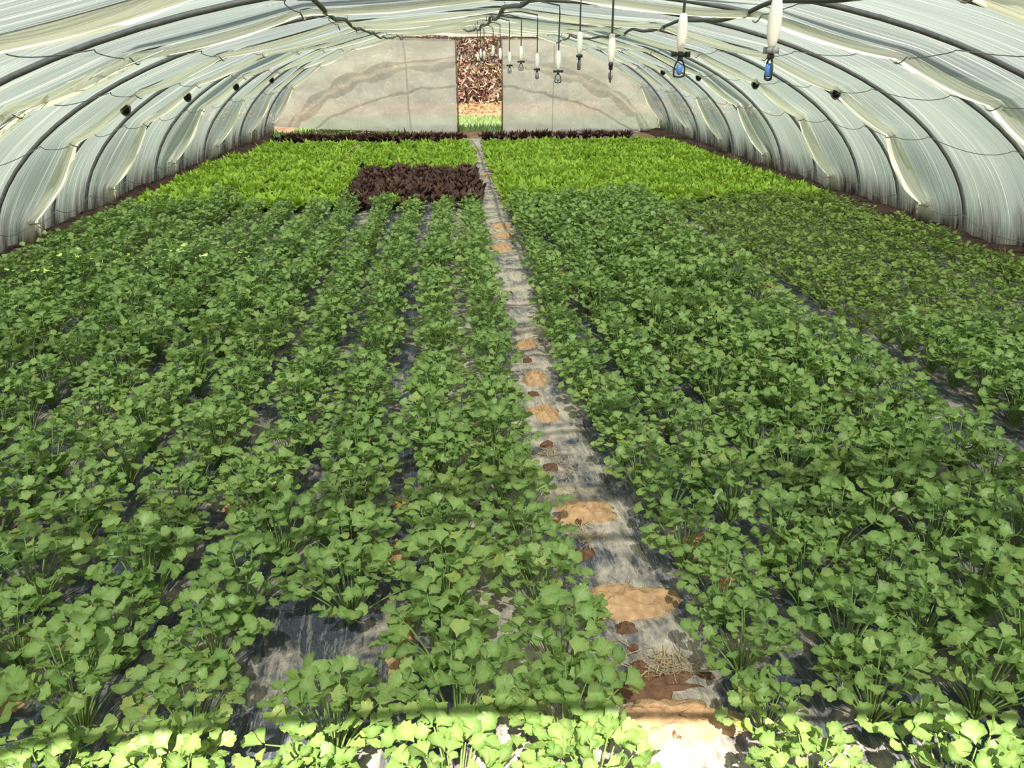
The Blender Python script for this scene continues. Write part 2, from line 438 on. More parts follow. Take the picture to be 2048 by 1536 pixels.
# gathered seams of the film with their vent tubes and ties
def pleat(yf, k):
    root = empty('film_seam', (axis_x(yf), yf, 0))
    inv = Matrix.Translation(-root.location)
    n = 150
    prof = [(-1., .0), (-.86, .35), (-.66, .75), (-.5, .2), (-.3, .95), (-.1, .55), (.06, 1.), (.2, .25), (.42, .85), (.62, .5), (.8, .9), (.92, .4), (1., 0.)]
    P = np.zeros((n, len(prof), 3)); skip = np.zeros((n, len(prof)), bool)
    for i in range(n):
        t = RAD(2.5) + RAD(175)*i/(n-1)
        u = .5
        for a, b in zip(NODES[:-1], NODES[1:]):
            if a <= t <= b: u = (t-a)/(b-a)
        if t < NODES[0] or t > NODES[-1]: wv = .12
        else: wv = .045 + .085*(math.sin(PI*u)**.7) * (.38 + .80*abs(math.cos(t)))
        slot = 0
        if abs(yf-SLOT[2]) < .01 and SLOT[0]-.08 < t < SLOT[1]+.03:
            slot = .5+.5*math.sin(PI*min(1, max(0, (t-SLOT[0]+.08)/(SLOT[1]-SLOT[0]+.11))))
        side = float(vnoise(t*3, yf*5, 2))*.02
        for j, (a, h) in enumerate(prof):
            yy = yf + side + a*wv*(1.15)
            if slot: yy += math.copysign(.055*slot, a)
            hh = .012 + h*.040*(.6+wv*4) * (1+.35*float(vnoise(t*9, a*3+yf, 4)))
            base = fold_inset(yf, t)
            P[i, j] = inv @ arch(yy, t, base + .004 + hh)
            if slot > .55 and prof[min(j+1, len(prof)-1)][0]*a < 0: skip[i, j] = True
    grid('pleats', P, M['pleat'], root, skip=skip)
    # ties
    for t in NODES:
        b = MB(); c = []
        for q in range(9):
            a = -1+2*q/8
            c.append(inv @ arch(yf+a*.085, t, fold_inset(yf, t)+.03+.045*(1-a*a)))
        b.tube(c, .0045, 5); b.build('tie', M['twine'], root)
    # vent tubes wedged into the seam
    if yf > 6 and yf < 14:
        for t in (RAD(140), RAD(43)):
            p = inv @ arch(yf, t, fold_inset(yf, t)+.055)
            b = MB(); R = .042; prof2 = [(R, -.04), (R, .04), (R*.8, .04), (R*.8, -.04)]
            V = []; Fc = []
            ax = Vector((.25*(1 if t > 1.5 else -1), -1, -.25)).normalized(); q = ax.to_track_quat('Z', 'Y').to_matrix()
            for r_, z_ in prof2:
                for s_ in range(14):
                    a = 2*PI*s_/14
                    V.append(p + q @ Vector((r_*math.cos(a), r_*math.sin(a)*1.25, z_)))
            for r_ in range(4):
                for s_ in range(14):
                    s2 = (s_+1) % 14; r2 = (r_+1) % 4
                    Fc.append((r_*14+s_, r_*14+s2, r2*14+s2, r2*14+s_))
            b.add(V, Fc)
            # closed back
            b.add([V[i] for i in range(14)], [tuple(range(14))])
            o = b.build('vent_tube', M['vent'], root, sm=False); o['label'] = 'short dark vent tube'
    if abs(yf-SLOT[2]) < .01:
        for q in range(9):
            t = SLOT[0] + (SLOT[1]-SLOT[0])*(q+.3)/9.; b = MB()
            pts = [inv @ arch(yf-.16+.32*s/5, t+.05*(s-2.5)*(1 if q % 2 else -.7), fold_inset(yf, t)+.035+.008*math.sin(s)) for s in range(6)]
            b.tube(pts, .004, 5); b.build('string', M['string'], root)
    vis = [f for f in FOLDS if f > 2]
    if yf in vis:
        kk = len(vis)-vis.index(yf)
        lab = ('torn cream gathered seam with a dark slit laced with white string' if abs(yf-SLOT[2]) < .01 else
               'cream gathered seam of tunnel film, %s counting from the end wall' % ORD[kk])
    else: lab = 'cream gathered seam of film over the entrance, ahead of all other seams'
    tag(root, lab, 'film seam', 'gathered seams of the tunnel film')
for k, yf in enumerate(FOLDS): pleat(yf, k)

# twine running along the tunnel, drooping between arches
def tie_line(t, label):
    b = MB(); pts = []
    sup = sorted([h for h in HOOPS if h > 2] + [f for f in FOLDS if f > 2])
    for a, c in zip(sup[:-1], sup[1:]):
        for s in range(8):
            u = s/8; y = a+(c-a)*u; dr = .14*min(1, (c-a))*4*u*(1-u)*abs(math.cos(t))
            tt = t + (-1 if t < PI/2 else 1)*(dr/2.6)*(1 if t < PI/2 else 1)
            ins = fold_inset(y, tt) + .03
            p = arch(y, max(.02, min(PI-.02, tt)), ins)
            pts.append(p)
    pts.append(arch(sup[-1], t, .03))
    b.tube(pts, .0032, 5)
    tag(b.build('tie_line', M['twine']), label, 'twine', 'twine lines along the tunnel')
names = [(RAD(8), 'thin drooping twine lowest along the right film wall'), (RAD(29), 'thin drooping twine second lowest along the right film wall'),
         (RAD(43), 'thin drooping twine third up along the right film wall'), (RAD(56), 'thin drooping twine highest along the right film wall'),
         (RAD(71), 'thin twine overhead just right of the ridge'), (RAD(109), 'thin twine overhead just left of the ridge'),
         (RAD(124), 'thin drooping twine highest along the left film wall'), (RAD(137), 'thin drooping twine third up along the left film wall'),
         (RAD(151), 'thin drooping twine second lowest along the left film wall'), (RAD(172), 'thin drooping twine lowest along the left film wall')]
for t, l in names: tie_line(t, l)

# ------------------------------------------------------------------ overhead water pipes and hanging sprinklers
def water_pipe(pts, label, r=.014):
    root = empty('water_pipe', pts[0])
    inv = -Vector(pts[0])
    P = []
    for (a, c) in zip(pts[:-1], pts[1:]):
        n = max(2, int((Vector(c)-Vector(a)).length/.12))
        for s in range(n):
            u = s/n; p = Vector(a).lerp(Vector(c), u)
            p += Vector((.018*float(vnoise(p.y*1.7, 1, 6)), 0, -.03*math.sin(PI*u) + .012*float(vnoise(p.y*2.3, 7, 9))))
            P.append(p+inv)
    P.append(Vector(pts[-1])+inv)
    b = MB(); b.tube(P, r, 8); b.build('tube', M['poly'], root)
    for i in range(1, len(pts)-1):
        p = Vector(pts[i]); b = MB()
        top = arch(p.y, math.acos(max(-1, min(1, (p.x-axis_x(p.y))/HALF))), .02)
        b.tube([p+inv-Vector((0, 0, .02)), p+inv+Vector((.01, 0, .02)), top+inv], .003, 5)
        b.build('hanger', M['twine'], root)
    tag(root, label, 'water pipe', 'black water pipes under the roof')
def roofz(x, y, d=.05): return arch(y, math.acos((x-axis_x(y))/HALF), 0).z - d
PC = [(x, y, roofz(x, y, dz)) for x, y, dz in [(.74, .6, .05), (.72, 2.6, .05), (.68, 4.6, .055), (.66, 6.75, .07), (.72, 8.65, .07), (.78, 10.85, .11), (.84, 12.95, .13), (.8, 16.1, .10)]]
water_pipe(PC, 'black water pipe sagging along the ridge above the hanging sprinklers', .016)
PR = [(x, y, roofz(x, y, dz)) for x, y, dz in [(1.9, .6, .04), (1.95, 2.6, .04), (2.0, 4.6, .04), (2.1, 6.75, .05), (2.2, 8.65, .05), (2.35, 10.85, .09), (2.3, 12.95, .09), (2.7, 16.1, .08), (2.85, 18.0, .10)]]
water_pipe(PR, 'black water pipe sagging under the roof right of the ridge')
PL = [(x, y, roofz(x, y, dz)) for x, y, dz in [(-.5, .6, .05), (-.52, 2.6, .05), (-.55, 4.6, .05), (-.58, 6.75, .07), (-.62, 8.65, .07), (-.6, 10.85, .10), (-.58, 12.95, .13), (-.45, 16.1, .10), (-.4, 18.0, .12)]]
water_pipe(PL, 'black water pipe sagging under the roof left of the ridge')

SPR = [(.96, 2.23, 1.73, 90), (.92, 2.92, 1.72, 10), (.88, 3.85, 1.675, 75), (.94, 4.97, 1.71, 60), (.94, 5.75, 1.61, 5), (.97, 7.05, 1.60, 50), (.92, 7.8, 1.655, 15),
       (.91, 8.75, 1.61, 30), (.90, 9.7, 1.65, 60), (.90, 10.7, 1.69, 0), (.86, 11.7, 1.63, 40), (.88, 12.7, 1.66, 80), (.90, 13.7, 1.61, 20)]
def sprinkler(x, y, z, rz, idx):
    """z = middle of the white weight"""
    root = empty('hanging_sprinkler', (x, y, z), math.radians(rz))
    pz = interp(y, [(p[1], p[2]) for p in PC]) - z - .02; px = interp(y, [(p[1], p[0]) for p in PC]) - x
    ca, sa = math.cos(-math.radians(rz)), math.sin(-math.radians(rz))
    top = Vector((ca*px, sa*px, pz))
    b = MB(); lean = Vector((.004, .003, 0))
    b.tube([(0, 0, -.05), (0, 0, .06), Vector((0, 0, pz-.06))+lean, Vector((0, 0, pz-.015))+top*.15*0, Vector((top.x*.5, top.y*.5, pz+.012)), top], .0052, 8)
    b.build('drop_tube', M['poly'], root)
    b = MB(); b.lathe([(.009, .062), (.013, .056), (.0185, .02), (.019, -.01), (.0165, -.035), (.011, -.058), (.009, -.062)], 18)
    b.build('weight', M['white'], root)
    b = MB(); b.lathe([(.008, -.062), (.012, -.066), (.012, -.074), (.009, -.078)], 12); 
    b.box((0, 0, -.072), (.062, .013, .013)); b.box((.028, 0, -.071), (.014, .018, .018)); b.box((-.028, 0, -.071), (.012, .016, .016))
    v = b.build('check_valve', M['grey'] if idx == 0 else M['black'], root)
    b = MB()
    b.lathe([(.006, -.078), (.010, -.082), (.010, -.09), (.006, -.094)], 12)
    for s in (-1, 1):
        b.tube([(s*.006, 0, -.09), (s*.015, 0, -.10), (s*.021, 0, -.117), (s*.0215, 0, -.138), (s*.018, 0, -.146)], .0032, 6)
    b.tube([(-.019, 0, -.144), (0, 0, -.147), (.019, 0, -.144)], .0038, 6)
    f = b.build('sprinkler_frame', M['black'], root)
    b = MB(); b.lathe([(.004, -.104), (.0105, -.108), (.012, -.122), (.009, -.134), (.004, -.14)], 12)
    b.build('nozzle', M['blue'] if idx < 2 else M['grey'], f)
    n = 13-idx
    lab = ('hanging sprinkler nearest the camera, pale weight cut by the picture top edge' if idx == 0 else
           'hanging sprinkler with white weight and blue nozzle in a black frame' if idx == 1 else
           'hanging sprinkler with white weight, %s one back from the camera' % ORD[idx+1])
    tag(root, lab, 'sprinkler', 'sprinklers hanging in a line from the ridge')
for i, s in enumerate(SPR): sprinkler(*s, i)

# ------------------------------------------------------------------ end wall
def yend(x): return 18.1 - .0*x
DX0, DX1 = .70, 1.72        # doorway
def end_panel(name, x0, x1, nx, zlow, bulge_seed, ztop_f):
    nz = 34; P = np.zeros((nx, nz, 3))
    for i in range(nx):
        x = x0+(x1-x0)*i/(nx-1)
        d = (x-axis_x(18))/HALF
        zr = apex(18)*math.sqrt(max(0., 1-d*d)) + .0
        zt = min(zr, ztop_f(x)); zb = min(zlow(x), zt-.01)
        for j in range(nz):
            z = zb + (zt-zb)*j/(nz-1)
            edge = min(1, j/4, (nz-1-j)/4, i/4 if x0 > -3 else 1, (nx-1-i)/4 if x1 < 5 else 1)
            w = .035*float(vnoise(x*2.1+z*1.2, z*2.4-x*.6, bulge_seed)) + .02*float(vnoise(x*5+z*4, z*3-x*4, bulge_seed+4))
            w += .012*abs(float(vnoise(x*9-z*9, (z+x)*2, bulge_seed+8)))
            P[i, j] = (x, 18.06 + w*edge, z)
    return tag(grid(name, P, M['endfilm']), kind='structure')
top_l = lambda x: 1.93 + .03*math.sin(x*3) if x > -1.2 else 3.
end_panel('wall_back_left', axis_x(18)-HALF+.02, DX0, 60, lambda x: interp(x, [(-3.4, .20), (-1.5, .10), (.3, -.02), (.7, .02)]), 3, lambda x: interp(x, [(-3.4, 2.2), (-1., 2.0), (-.3, 1.97), (.7, 1.93)]))
end_panel('wall_back_right', DX1, axis_x(18)+HALF-.02, 60, lambda x: -.02, 13, lambda x: interp(x, [(1.72, 1.94), (2.6, 1.96), (5, 2.2)]))
P = np.zeros((40, 8, 3))
for i in range(40):
    x = -.9+4.1*i/39; zr = apex(18)*math.sqrt(1-((x-axis_x(18))/HALF)**2); zb = min(zr-.01, 2.0+.012*math.sin(x*5) + .03*max(0, abs(x-1.2)-1.0))
    for j in range(8):
        P[i, j] = (x, 18.0 - .02*math.sin(j*1.4+x*2), zb+(zr-zb)*j/7)
tag(grid('trim_1', P, M['endfilm']), kind='structure')
b = MB(); b.tube([(-.9, 18.03, 1.985), (.3, 18.02, 1.975), (.72, 18.03, 1.96), (1.3, 18.02, 1.985), (1.72, 18.03, 1.975), (2.6, 18.04, 1.98), (3.1, 18.05, 1.97)], .012, 7)
tag(b.build('header_rope', M['wood']), 'brown rope stretched across the end wall above the doorway', 'rope')
for x, lab in ((DX0+.02, 'thin wooden post on the left side of the end doorway'), (DX1-.015, 'thin wooden post on the right side of the end doorway')):
    b = MB(); b.tube([(x, 18.04, -.1), (x+.01, 18.03, .8), (x-.004, 18.04, 1.99)], .017, 7)
    tag(b.build('door_post', M['wood']), lab, 'post', 'posts of the end doorway')

# ------------------------------------------------------------------ ground
gx = np.linspace(-24, 26, 120); gy = np.linspace(-6, 62, 150)
P = np.zeros((len(gx), len(gy), 3))
for i, x in enumerate(gx):
    for j, y in enumerate(gy):
        z = .0
        if y > 18.5: z += .10*smooth(18.6, 20.5, y)*0 + .035*(y-20.5 if y > 20.5 else 0)
        P[i, j] = (x, y, z)
tag(grid('ground', P, M['ground']), kind='structure')

# path centre and row positions
PCEN = [(0, .57), (1.5, .565), (2, .565), (3, .515), (4.4, .54), (5.9, .605), (7.3, .68), (9.5, .765), (13, .87), (16.3, .97), (18, .99)]
def pcx(y): return interp(y, PCEN)
def rowx(base, y):
    w = math.exp(-(base/2.2)**2)
    base *= 1 - .30*math.exp(-((y-4.35)/.8)**2)*math.exp(-(base/.45)**2)
    if y > 8.7 and base > 2: base -= .2
    return .555 + base + (pcx(y)-.555)*w
ROWS_L = [-.27, -.555, -.865, -1.185, -1.505, -1.815, -2.16, -2.475, -2.79, -3.10, -3.41, -3.70, -3.98]
ROWS_R = [.265, .545, .82, 1.09, 1.36, 1.63, 2.18, 2.47, 2.77, 3.07, 3.37, 3.67, 3.95, 4.2]

# soil verges along the film walls
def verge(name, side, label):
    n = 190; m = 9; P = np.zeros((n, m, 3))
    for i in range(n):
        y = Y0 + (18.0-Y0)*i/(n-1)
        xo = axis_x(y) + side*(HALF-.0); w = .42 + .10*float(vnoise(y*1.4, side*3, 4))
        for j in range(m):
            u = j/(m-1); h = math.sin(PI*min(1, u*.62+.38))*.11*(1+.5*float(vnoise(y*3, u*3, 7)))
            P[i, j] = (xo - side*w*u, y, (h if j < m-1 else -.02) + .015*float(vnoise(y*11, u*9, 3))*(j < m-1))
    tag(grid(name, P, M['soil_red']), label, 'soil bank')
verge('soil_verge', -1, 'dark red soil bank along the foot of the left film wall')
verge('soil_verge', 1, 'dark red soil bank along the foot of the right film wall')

# mulch films
SHEETS = [(-3.28, -2.17), (-2.19, -.915), (-.935, .03), (.015, .735), (.725, 2.01), (1.99, 3.23), (3.21, 4.62)]
SHL = ['black plastic mulch sheet nearest the left film wall', 'black plastic mulch sheet second from the left film wall', 'black plastic mulch sheet just left of the bare strip rows',
       'dusty torn mulch sheet showing along the bare strip', 'black plastic mulch sheet just right of the bare strip', 'black plastic mulch sheet second from the right film wall', 'black plastic mulch sheet nearest the right film wall']
for (a, c), lab in zip(SHEETS, SHL):
    n = 460; m = max(8, int((c-a)/.045)); P = np.zeros((n, m, 3))
    yy = 1.1 + (16.9-1.1)*(np.linspace(0, 1, n)**1.5)
    for i, y in enumerate(yy):
        for j in range(m):
            u = j/(m-1); x = a+(c-a)*u
            w = math.exp(-((x-.55)/2.2)**2); x += (pcx(y)-.555)*w
            if j in (0, m-1): x += .02*float(vnoise(y*4, j, 12))
            P[i, j, 0] = x; P[i, j, 1] = y
    X = P[:, :, 0]; Yv = P[:, :, 1]
    U = np.linspace(0, 1, m)[None, :]
    edge = np.minimum(1, np.minimum(U, 1-U)*m)
    Z = .020 + .012*vnoise(X*16, Yv*5, 21) + .007*vnoise(X*30+Yv*8, Yv*14, 22) + .004*vnoise(X*50, Yv*50, 23)
    P[:, :, 2] = Z*edge + .004*(1-edge)
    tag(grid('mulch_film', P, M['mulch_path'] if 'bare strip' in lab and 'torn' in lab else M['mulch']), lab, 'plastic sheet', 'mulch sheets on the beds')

# clods of soil and torn planting holes
def soil_patch(name, x, y, rx, ry, h, mat, label, cat, group=None, base=.02, seed=0):
    b = MB(); nr, na = 9, 44; V = [(0, 0, h+base)]; Fc = []
    for i in range(1, nr+1):
        u = i/nr
        for k in range(na):
            a = 2*PI*k/na
            rr = u*(1+.34*float(vnoise(math.cos(a)*1.7+5, math.sin(a)*1.7+seed, seed+2))+.22*float(vnoise(math.cos(a)*4.5+5, math.sin(a)*4.5+seed, seed+3))+.12*float(vnoise(math.cos(a)*11, math.sin(a)*11, seed+4)))
            z = h*(1-u*u)*(1+.7*float(vnoise(math.cos(a)*u*6, math.sin(a)*u*6+seed, seed)))*(1-.0) + base
            if i == nr: z = -.012
            V.append((rx*rr*math.cos(a), ry*rr*math.sin(a), z))
    for k in range(na): Fc.append((0, 1+k, 1+(k+1) % na))
    for i in range(nr-1):
        for k in range(na):
            k2 = (k+1) % na; p = 1+i*na
            Fc.append((p+k, p+na+k, p+na+k2, p+k2))
    b.add(V, Fc); o = b.build(name, mat); o.location = (x, y, 0)
    return tag(o, label, cat, group)
PATHSOIL = [(.56, 1.47, .19, .08), (.565, 1.955, .165, .085), (.545, 2.49, .15, .085), (.515, 3.38, .09, .075), (.535, 3.83, .08, .08), (.56, 4.35, .07, .06), (.65, 6.9, .11, .10), (.70, 7.4, .11, .10), (.72, 7.85, .11, .09), (.84, 11.4, .08, .12)]
for i, (x, y, rx, ry) in enumerate(PATHSOIL):
    soil_patch('soil_heap', x, y, rx, ry, .034, M['soil_tan'], 'tan crumbly soil spilled across the bare strip, %s from its near end' % ORD[i+1], 'soil', 'soil spilled on the bare strip', seed=i*3+1)
OTHER = [(-1.2, 1.97, .10, .09, 'the largest left of the sunlit edge'), (-.77, 1.84, .09, .05, 'in the fourth gap left of the bare strip'), (-1.2, 1.72, .05, .04, 'smallest one at the near left corner'),
         (-.16, 2.62, .05, .09, 'paler, farther of two in the second gap left'), (-.17, 2.28, .05, .10, 'paler, nearer of two in the second gap left'), (-.14, 1.82, .045, .16, 'long reddish streak in the second gap left'),
         (.16, 2.26, .05, .07, 'pale one in first gap left of bare strip'), (.2, 1.57, .06, .07, 'beside the sunlit edge in the first gap left'),
         (.93, 2.21, .075, .10, 'reddish one in first gap right of the bare strip'), (.945, 2.04, .055, .08, 'nearer one in first gap right of the bare strip'), (1.0, 5.95, .09, .16, 'far one in the first gap right'),
         (2.56, 5.6, .10, .3, 'long one in the far right gap, nearer end'), (2.58, 6.5, .10, .35, 'long one in the far right gap, middle'), (2.6, 7.9, .10, .4, 'long one in the far right gap, far end'), (-.8, 2.68, .05, .05, 'orange one among leaves left of centre')]
for i, (x, y, rx, ry, l) in enumerate(OTHER):
    soil_patch('soil_heap', x, y, rx, ry, .016, M['soil_tan'], 'tan soil patch among crop rows, ' + l, 'soil', 'soil patches between the rows', seed=i*5+40)
soil_patch('soil_patch', .56, 1.60, .19, .06, .014, M['soil_dark'], 'damp brown soil band across the bare strip below the torn sheet', 'soil', seed=77)
HOLES = [(.545, 1.83, .032), (.55, 1.745, .016), (.545, 1.67, .026), (.575, 1.43, .035), (.49, 2.22, .04), (.475, 2.85, .035), (.485, 3.06, .03), (.535, 1.905, .02), (.51, 2.42, .022), (.50, 3.62, .03), (.53, 4.1, .03)]
for i, (x, y, r) in enumerate(HOLES):
    soil_patch('planting_hole', x, y, r, r*.8, .012, M['soil_dark'], 'dark planting hole torn in the dusty strip film, %s by size' % ORD[1+sorted(HOLES, key=lambda h: (-h[2], h[1])).index((x, y, r))], 'planting hole', 'planting holes in the bare strip', base=.026, seed=i*7+90)

# ------------------------------------------------------------------ plants
FAN = [(0, 0), (.20, .12), (.34, .33), (.46, .50), (.58, .55), (.67, .50), (.70, .43), (.79, .46), (.88, .38), (.90, .30), (.97, .25), (1.0, .13), (.98, 0)]
FAN_HI = FAN + [(x, -y) for x, y in FAN[-2:0:-1]]
FANL = [(0, 0), (.30, .30), (.52, .53), (.72, .48), (.90, .34), (1, .08)]
FAN_LO = FANL + [(x, -y) for x, y in FANL[::-1][:-1]]
def leaflet(rng, size, lod):
    """returns V (n,3), T; base at origin, grows along +x, upper face +z"""
    o = np.array(FAN_HI if lod == 0 else FAN_LO, float); n = len(o)
    o = o*(1+.03*rng.standard_normal((n, 2))); o[0] = 0
    o[:, 1] *= rng.uniform(.9, 1.15)
    fold = rng.uniform(.1, .5); droop = rng.uniform(-.1, .45)
    z = fold*np.abs(o[:, 1]) - droop*o[:, 0]**2*.5 + .03*rng.standard_normal(n)
    V = np.c_[o, z]
    cx = np.array([[.36, 0, -.02], [.66, 0, -.02-droop*.2]]) if lod == 0 else np.array([[.55, 0, -.01-droop*.15]])
    V = np.vstack([V, cx])
    T = []
    if lod == 0:
        a, b = n, n+1; half = n//2
        def cen(k):
            return a if o[k % n, 0] < .5 else b
        for k in range(n):
            k2 = (k+1) % n; c1, c2 = cen(k), cen(k2)
            T.append((k, k2, c1) if c1 == c2 else (k, k2, c1))
            if c1 != c2: T.append((k2, c2, c1))
    else:
        for k in range(n): T.append((k, (k+1) % n, n))
    T = np.array(T)
    # consistent upward winding
    p = V[T]; nz = np.cross(p[:, 1]-p[:, 0], p[:, 2]-p[:, 0])[:, 2]
    T[nz < 0] = T[nz < 0][:, ::-1]
    ve = np.zeros(len(V)); ve[n:] = 1; ve[0] = 1
    return V*size, T, ve

def rot_to(dirx, up):
    x = Vector(dirx).normalized(); z = Vector(up); z = (z - x*z.dot(x))
    if z.length < 1e-3: z = Vector((0, 0, 1)).cross(x)
    z.normalize(); y = z.cross(x)
    return np.array([list(x), list(y), list(z)])

def make_leafy(seed, lod, nleaf=27, size=.046, rad=.152, hgt=.245, fine=False):
    rng = np.random.default_rng(seed)
    LV, LT, LE = [], [], []; nv = 0
    SV = MB()
    ga = 2.39996
    base_ring = None
    for i in range(nleaf):
        f = (i+.5)/nleaf; az = i*ga + rng.uniform(-.35, .35)
        r = rad*math.sqrt(f)*rng.uniform(.8, 1.12)
        h = hgt*(1-.42*f)*rng.uniform(.82, 1.12)
        d = Vector((math.cos(az), math.sin(az), 0))
        b0 = d*.008; tip = d*r + Vector((0, 0, h))
        mid = d*r*.42 + Vector((0, 0, h*.62))
        pts = []
        for s in range(5):
            u = s/4; pts.append(b0*(1-u)**2 + mid*2*u*(1-u) + tip*u*u)
        if lod == 0: SV.tube(pts, [.0034, .003, .0026, .0022, .0016], 5, cap=False)
        elif lod == 1:
            s0 = np.array([pts[0]+Vector((-d.y, d.x, 0))*.003, pts[0]-Vector((-d.y, d.x, 0))*.003, pts[2], pts[4]])
            LV.append(s0); LE.append(np.full(4, .7)); LT.append(np.array([(0, 1, 2), (0, 2, 3)])+nv); nv += 4
        td = (pts[4]-pts[3]).normalized()
        out = (d*(.5+f*.6) + Vector((0, 0, .15+.35*(1-f)*rng.uniform(.2, 1.2))) + Vector(rng.normal(0, .25, 3)))
        sidev = Vector((-d.y, d.x, 0))
        specs = [(tip, out, 1.0)]
        for s in (-1, 1):
            specs.append((tip - td*.004, out*.45 + sidev*s*1.0 + Vector((0, 0, rng.uniform(-.15, .2))), rng.uniform(.78, .98)))
        if rng.random() < .75 or fine:
            p2 = pts[3]*.55 + pts[4]*.45
            for s in (-1, 1):
                if rng.random() < .85: specs.append((p2, out*.25 + sidev*s*1.1 + Vector((0, 0, rng.uniform(-.1, .25))), rng.uniform(.5, .75)))
        for p, dr, k in specs:
            V, T, ve = leaflet(rng, size*k*rng.uniform(.85, 1.15), lod)
            R = rot_to(dr, Vector((0, 0, 1)) + Vector(rng.normal(0, .36, 3)) + d*.3*f)
            V = V @ R + np.array(p + Vector(dr).normalized()*.006)
            LV.append(V); LE.append(ve); LT.append(T+nv); nv += len(V)
    return np.vstack(LV), np.vstack(LT), SV, np.concatenate(LE)

def make_lettuce(seed, n=16, R=.155, H=.17, lod=0):
    rng = np.random.default_rng(seed); LV, LT = [], []; nv = 0
    a, c = (7, 6) if lod == 0 else (5, 4)
    for i in range(n):
        f = (i+.5)/n; az = i*2.39996 + rng.uniform(-.3, .3)
        Ln = R*(.7+.5*f)*rng.uniform(.85, 1.1); W = Ln*.62
        tilt = .25 + 1.0*f**.9 + rng.uniform(-.12, .12)      # from vertical
        ph = rng.uniform(0, 6)
        V = np.zeros((a, c, 3))
        for p in range(a):
            u = p/(a-1); ang = tilt*(.55+.75*u); 
            rr = Ln*u*math.sin(tilt*(.6+.4*u)); zz = Ln*u*math.cos(tilt*(.6+.45*u))*1.05
            wv = W*math.sin(PI*min(1, .12+u*.72))**.8
            for q in range(c):
                s = -1+2*q/(c-1)
                ruf = (.020*u*math.sin(9*s+ph+u*5) + .016*rng.standard_normal()*u)*(.3+abs(s))
                cup = .25*s*s*wv
                x = rr - cup*math.cos(ang)*.5 + ruf*.5; y = s*wv*(1+.08*rng.standard_normal()); z = zz + cup*math.sin(ang)*.6 + ruf
                V[p, q] = (x*math.cos(az)-y*math.sin(az), x*math.sin(az)+y*math.cos(az), z+.005)
        T = []
        for p in range(a-1):
            for q in range(c-1):
                k = p*c+q; T += [(k, k+1, k+c+1), (k, k+c+1, k+c)]
        LV.append(V.reshape(-1, 3)); LT.append(np.array(T)+nv); nv += a*c
    V = np.vstack(LV); V[:, 2] = np.maximum(V[:, 2], .004)
    return V, np.vstack(LT)

# --- choose positions
def plan(ylo, yhi, step, jit, keep):
    out = []
    for side, rows in (('left', ROWS_L), ('right', ROWS_R)):
        for ri, base in enumerate(rows):
            y = ylo + RNG.uniform(0, step*.2) - (.10*(rowx(base, 1.2)-.3) if ylo < 2 else 0)
            while y < yhi(base):
                x = rowx(base, y)
                yj = y + RNG.normal(0, jit); xj = x + RNG.normal(0, jit)
                if keep(side, ri, xj, yj): out.append((side, ri+1, xj, yj))
                y += step*RNG.uniform(.9, 1.12)
    return out
def inside(x, y, m=.38): return axis_x(y)-HALF+m < x < axis_x(y)+HALF-m
lett0 = lambda base: 8.75 if base < 0 else 8.65

GAPS = [(.555-.79, 1.55, .10, .14), (-.24, 1.62, .13, .12)]
def keep_crop(side, ri, x, y):
    if not inside(x, y, .36): return False
    if not in_view(x, y, .12, 420 if x > .5 else 420): return False
    # thin spots where the photo shows open mulch
    if side == 'left' and ri == 2 and 1.50 < y < 1.72: return False
    if vnoise(x*2.3+3, y*1.3, 31) < -.8 and x < 0: return False
    return True
crop = plan(1.19, lett0, .235, .022, keep_crop)
crop.sort(key=lambda p: p[3])

def rowname(side, ri):
    return '%s row %s of the bare strip' % (ORD[ri], side)

NV = 6
FV = [make_leafy(100+i, 0) for i in range(NV)]
FOL = [tri_mesh('foliage', v, t, M['leaf'], vein=e) for v, t, s, e in FV]
STK = [s.data('stalks', M['stalk']) for v, t, s, e in FV]
LO = [make_leafy(200+i, 1) for i in range(NV)]
LOF = [make_leafy(300+i, 1, nleaf=22, size=.034, rad=.15, hgt=.18, fine=True) for i in range(NV)]

def crop_scale(x, y):
    s = 1.0 + .13*float(vnoise(x*1.7, y*.9, 17)) + RNG.normal(0, .06)
    if x < .45: s *= .93
    elif x < .95: s *= .9
    if -2 < x < .62 and 7.0 < y: s *= .84
    return s

def heap(name, items, mat, label, cat, group):
    """what is left of a kind beyond the three hundred that show largest: one object"""
    VV, TT, EE = [], [], []; n = 0
    for (V, T, x, y, rz, s, sz, *ve) in items:
        if ve: EE.append(ve[0])
        c, k = math.cos(rz), math.sin(rz)
        R = np.array([[c, k, 0], [-k, c, 0], [0, 0, 1]])
        W = (V*np.array([s, s, sz])) @ R + np.array([x, y, .018])
        VV.append(W); TT.append(T+n); n += len(V)
    o = link(name, tri_mesh(name, np.vstack(VV), np.vstack(TT), mat, vein=np.concatenate(EE) if EE else None))
    return tag(o, label, cat, group, 'stuff')

